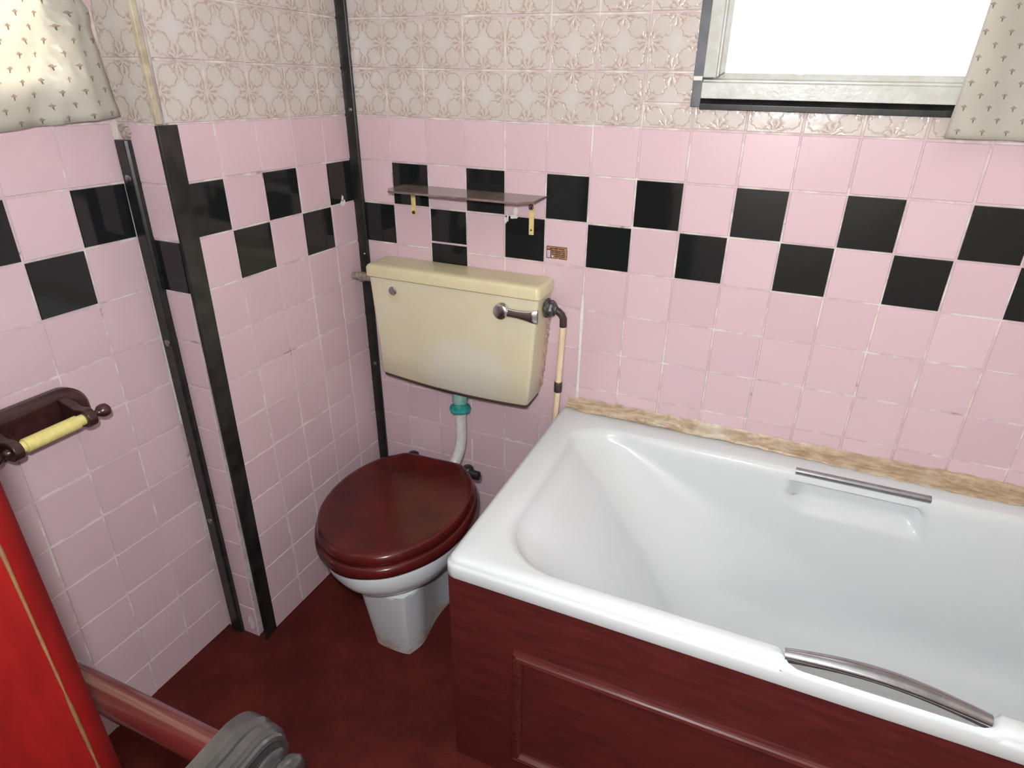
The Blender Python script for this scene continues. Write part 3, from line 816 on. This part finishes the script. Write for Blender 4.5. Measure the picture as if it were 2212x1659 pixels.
obj('tub', mb, [ACRYL, TUBFLOOR], b, smooth=60)
mb = MB(); mb.tube([(1.243+.277*k/20, -.0855, -.7245) for k in range(21)], .0085, 18)
g = obj('grab_handle', mb, OLDCHROME, b, smooth=60); g['label'] = 'straight chrome grab handle in the back rim'
mb = MB(); n = 28; pth = []
for k in range(n+1):
    q = k/n; pth.append((1.236+.276*q, -.645-.006*q+.004*math.sin(math.pi*q), -.7255+.014*math.sin(math.pi*q)))
mb.tube(pth, [.010+.004*math.sin(math.pi*k/n) for k in range(n+1)], 18, ry=.0085)
g = obj('grab_handle', mb, OLDCHROME, b, smooth=60); g['label'] = 'bowed chrome grab handle in the front rim'
mb = MB()
for k in range(n+1): pass
pth2 = [(x, y-.004, z-.008) for x, y, z in pth]
mb.tube(pth2, .0045, 8); obj('rust_line', mb, BRONZE, g, smooth=60)

bp = thing('bath_panel', 'dark red wooden panel covering the side of the bathtub', 'panel', (1.48, -.655, -1.31))
mb = MB(); mb.box(.634, 2.33, -.660, -.645, -1.31, -.7675)
obj('board', mb, PANELWOOD, bp, bevel=.002)
def moulding(p, q, wd, flip):
    s = MB(); (xa, za), (xb, zb) = p, q
    prof = [(0, 0), (0, -.009), (.15, -.011), (.3, -.008), (.42, -.012), (.75, -.014), (.92, -.009), (1, -.004), (1, 0)]
    if abs(zb-za) < 1e-6: 
        r0 = [(xa+wd*t_ if True else xa, -.660+y, za-wd*t_*flip) for t_, y in prof]; r1 = [(xb-wd*t_, -.660+y, zb-wd*t_*flip) for t_, y in prof]
    else:
        r0 = [(xa+wd*t_*flip, -.660+y, za-wd*t_) for t_, y in prof]; r1 = [(xb+wd*t_*flip, -.660+y, zb+wd*t_) for t_, y in prof]
    s.rings([r0, r1], 0, True, True)
    return obj('moulding', s, MOULDWOOD, bp, smooth=25)
xa, xb, za, zb = .776, 2.19, -.914, -1.235
moulding((xa, za), (xb, za), .020, 1); moulding((xa, zb), (xb, zb), .020, -1)
moulding((xa, za), (xa, zb), .020, 1); moulding((xb, za), (xb, zb), .020, -1)

mb = MB(); mb.box(.638, .652, -.644, -.02, -1.31, -.7675)
tag(obj('end_panel', mb, PANELWOOD, bevel=.002), 'plain dark red end panel under the bathtub rim beside the toilet', 'panel')
mb = MB(); rs = []; n = 90
for k in range(n+1):
    x = .648+1.685*k/n; j = lambda s_: random.uniform(-s_, s_)
    h = .015+j(.003); d_ = .031+.009*math.sin(x*5)+j(.004)
    if k < 2: h *= .7; d_ *= .6
    rs.append([(x, -.001, -.7203), (x, -.001, -.718+h+.012), (x, -.007, -.718+h), (x, -.016+j(.002), -.716+h*.55), (x, -d_*.75, -.716+h*.15), (x, -d_, -.7190), (x, -d_, -.7203)])
mb.rings(rs, 0, True, True)
tag(obj('sealant_strip', mb, SEAL, smooth=70), 'brown stained sealant strip between bathtub and pink tiles', 'sealant')

# ------------------------------------------------------------------ shelf
s = thing('wall_shelf', 'narrow grimy brown shelf on pink and black tiles above cistern', 'shelf', (.37, -.06, -.17))
mb = MB(); ol = [(.165, -.001), (.165, -.084), (.188, -.119), (.537, -.119), (.566, -.084), (.566, -.001)]
mb.prism([(x, y) for x, y in ol], 2, -.169, -.164)
obj('board', mb, SHELF, s, bevel=.0012)
for x in (.186, .528):
    k = MB(); k.box(x-.0065, x+.0065, -.0035, 0, -.262 if x > .4 else -.245, -.1695); k.box(x-.0065, x+.0065, -.075, 0, -.1725, -.1695)
    br = obj('bracket', k, CREAMBR, s, bevel=.001)
    if x > .4:
        k = MB(); k.lathe((x, -.0035, -.193), (0, -1, 0), [(0, .007), (.003, .0075), (.006, .005), (.0068, 0)], 16); obj('screw', k, OLDCHROME, br)
        k = MB(); k.lathe((x, -.0035, -.250), (0, -1, 0), [(0, .0028), (.0008, .0025), (.001, 0)], 10); obj('screw', k, BRONZE, br)
    else:
        k = MB(); k.lathe((x, -.0035, -.236), (0, -1, 0), [(0, .005), (.002, .0045), (.003, 0)], 10); obj('screw', k, BRONZE, br)

# ------------------------------------------------------------------ sticker
st = MB(); st.box(.571, .6255, -.0012, .0, -.3150, -.2845)
so = tag(obj('sticker', st, STICK, bevel=.0003), 'small worn brown sticker on a pink tile right of the cistern', 'sticker')
ik = MB()
def bar(x0, x1, z0, z1): ik.box(x0, x1, -.0017, -.0011, z0, z1)
bar(.571, .6255, -.2856, -.2843); bar(.571, .600, -.3152, -.3138); bar(.604, .6255, -.3152, -.3138); bar(.5705, .5718, -.315, -.285); bar(.6245, .6258, -.315, -.290)
bar(.571, .582, -.2945, -.2925); bar(.5815, .583, -.3138, -.2945)
for r_, (xs, z_) in enumerate(((.580, -.2900), (.5835, -.2955), (.585, -.3000), (.586, -.3050), (.593, -.3095))):
    x = xs
    while x < .619:
        wd = random.uniform(.0014, .0042); hh = .0027 if r_ != 0 else .0032
        bar(x, x+wd, z_-hh/2+random.uniform(-.0003, .0003), z_+hh/2); x += wd+random.uniform(.0008, .0019)
obj('print', ik, INK, so, smooth=0)
ik = MB(); ik.box(.5722, .5812, -.0016, -.0011, -.3135, -.2955); ik.box(.5845, .5895, -.0017, -.0011, -.3120, -.3075)
obj('emblem', ik, LABELW, so, smooth=0)

# ------------------------------------------------------------------ toilet roll holder
XW = -.119
h = thing('toilet_roll_holder', 'dark wooden toilet roll holder with bare yellow roller on left wall', 'roll holder', (XW, -.88, -.51))
def board_out(y0, y1, z0, z1, r, n=12):
    pts = [(y0, z0)]
    for (cy, cz, a0, a1) in ((y1-r, z1-r, 90, 0),): 
        arc = [(cy+r*math.cos(math.radians(a0+(a1-a0)*k/n)), cz+r*math.sin(math.radians(a0+(a1-a0)*k/n))) for k in range(n+1)]
    q = r*.5
    arc2 = [(y1-q+q*math.cos(math.radians(-90*k/n)), z0+q+q*math.sin(math.radians(-90*k/n))) for k in range(n+1)]
    arcl = [(y0+r+r*math.cos(math.radians(180-90*k/n)), z1-r+r*math.sin(math.radians(180-90*k/n))) for k in range(n+1)]
    arcl2 = [(y0+q+q*math.cos(math.radians(270-90*k/n)), z0+q+q*math.sin(math.radians(270-90*k/n))) for k in range(n+1)]
    return arcl2+arcl+arc+arc2
mb = MB(); ol = board_out(-1.000, -.771, -.552, -.458, .050)
def shr(ol, d, cy=-.885, cz=-.505, hy=.1145, hz=.047): return [(cy+(y-cy)*(1-d/hy), cz+(z-cz)*(1-d/hz)) for y, z in ol]
rs = [[(x, y, z) for y, z in shr(ol, d)] for x, d in ((XW+.004, 0), (XW+.014, 0), (XW+.017, .003), (XW+.020, .004), (XW+.024, .009), (XW+.024, .02))]
mb.rings(rs, 0, True, True); obj('back_plate', mb, DARKWOOD, h, smooth=40)
def arm(yc):
    s_ = MB(); XA = XW+.086; pts = []
    for k in range(13): a = math.radians(-90+180*k/12); pts.append((XA+.019*math.cos(a), -.500+.019*math.sin(a)))
    pts += [(XA-.02, -.484), (XW+.05, -.478), (XW+.021, -.470), (XW+.021, -.535), (XW+.04, -.527), (XA-.02, -.520)]
    s_.prism([(x, z) for x, z in pts], 1, yc-.0085, yc+.0085)
    return obj('arm', s_, DARKWOOD, h, bevel=.003)
XA = XW+.086
arm(-.822); arm(-.950)
for yc, sg in ((-.8135, 1), (-.9585, -1)):
    s_ = MB(); s_.lathe((XA, yc, -.500), (0, sg, 0), [(0, .009), (.004, .007), (.009, .0065), (.012, .009), (.017, .0125), (.023, .0135), (.029, .012), (.033, .007), (.0345, 0)], 22)
    obj('knob', s_, DARKWOOD, h, smooth=60)
s_ = MB(); s_.lathe((XA, -.9415, -.500), (0, 1, 0), [(0, .0105), (.008, .0105), (.009, .013), (.100, .013), (.101, .0105), (.111, .0105)], 26)
obj('roller', s_, YELLOWP, h, smooth=40)

# ------------------------------------------------------------------ door at the left and towel rail in the foreground
dr = struct(link('door_1', None, (.15, -1.72, 0)))
p0 = Vector((.6675, -1.2800)); dl = Vector((-.775, -.632)).normalized(); dn = Vector((-dl.y, dl.x))
cap = Vector((.649, -1.2575))-p0
nrm = cap.normalized(); th_ = cap.length
dl = Vector((-abs(nrm.y), -abs(nrm.x)))
mb = MB(); q0 = p0; q1 = p0+dl*.68; rr_ = .004
ol = [(q0+nrm*0.0), (q0+nrm*.001-dl*.0008), (q0+nrm*(th_*.3)-dl*.003), (q0+nrm*(th_*.7)-dl*.003), (q0+nrm*th_), (q1+nrm*th_), q1]
mb.prism([(p.x, p.y) for p in ol], 2, -1.305, .71)
obj('leaf', mb, REDWOOD, dr, smooth=40)
mb = MB(); rs = []
for k in range(120):
    z = -1.30+2.0*k/119; r_ = .0011*random.uniform(.55, 1.5)
    c_ = q0+nrm*.0006-dl*.0003
    rs.append([(c_.x+r_*math.cos(a), c_.y+r_*math.sin(a), z) for a in [2*math.pi*q/8 for q in range(8)]])
mb.rings(rs, 0, True, True); e_ = obj('worn_edge', mb, WORN, dr, smooth=60); e_['label'] = 'pale worn line along the red edge'

tr = thing('towel_rail', 'reddish wooden towel pole on dark carved bracket in the foreground', 'towel rail', (.70, -1.20, -.53))
YT, ZT = -1.20, -.510
mb = MB(); mb.tube([(-.110+ .82*k/12, YT, ZT-.004*k/12) for k in range(13)], .0165, 24); obj('pole', mb, POLEWOOD, tr, smooth=60)
mb = MB()
def stad(r, y1=-1.345, dz=0):
    pts = [(YT+r*math.cos(math.radians(a)), ZT+r*math.sin(math.radians(a))) for a in range(-90, 91, 10)]
    return pts+[(y1, ZT+r*.95), (y1, ZT-r*.95)]
rs = []
for x, r in ((.664, .030), (.666, .0385), (.668, .041), (.684, .0415), (.686, .0385), (.6885, .0365), (.691, .0385), (.694, .0400), (.702, .0385), (.7035, .0345), (.7045, .0335), (.708, .0345), (.7105, .0330), (.7115, .029), (.7085, .027), (.7085, .01)):
    rs.append([(x+.040, y, z) for y, z in stad(r)])
mb.rings(rs, 0, True, True); obj('bracket', mb, GREYARM, tr, smooth=30)
mb = MB(); mb.lathe((.750, YT, ZT), (1, 0, 0), [(0, .018), (.003, .0235), (.007, .025), (.009, .023), (.0105, .017), (.013, .014), (.0155, .0125), (.017, .018), (.020, .025), (.025, .0265), (.031, .0235), (.034, .013), (.035, 0)], 30)
obj('knob', mb, GREYARM, tr, smooth=60)
mb = MB(); mb.lathe((-.118, YT, ZT), (1, 0, 0), [(0, .032), (.008, .030), (.012, .022), (.03, .021), (.03, .016)], 24); obj('socket', mb, DARKWOOD, tr, smooth=50)
mb = MB(); mb.box(.69, .77, -1.36, -1.345, -1.31, -.46)
obj('post', mb, GREYARM, tr, bevel=.003)
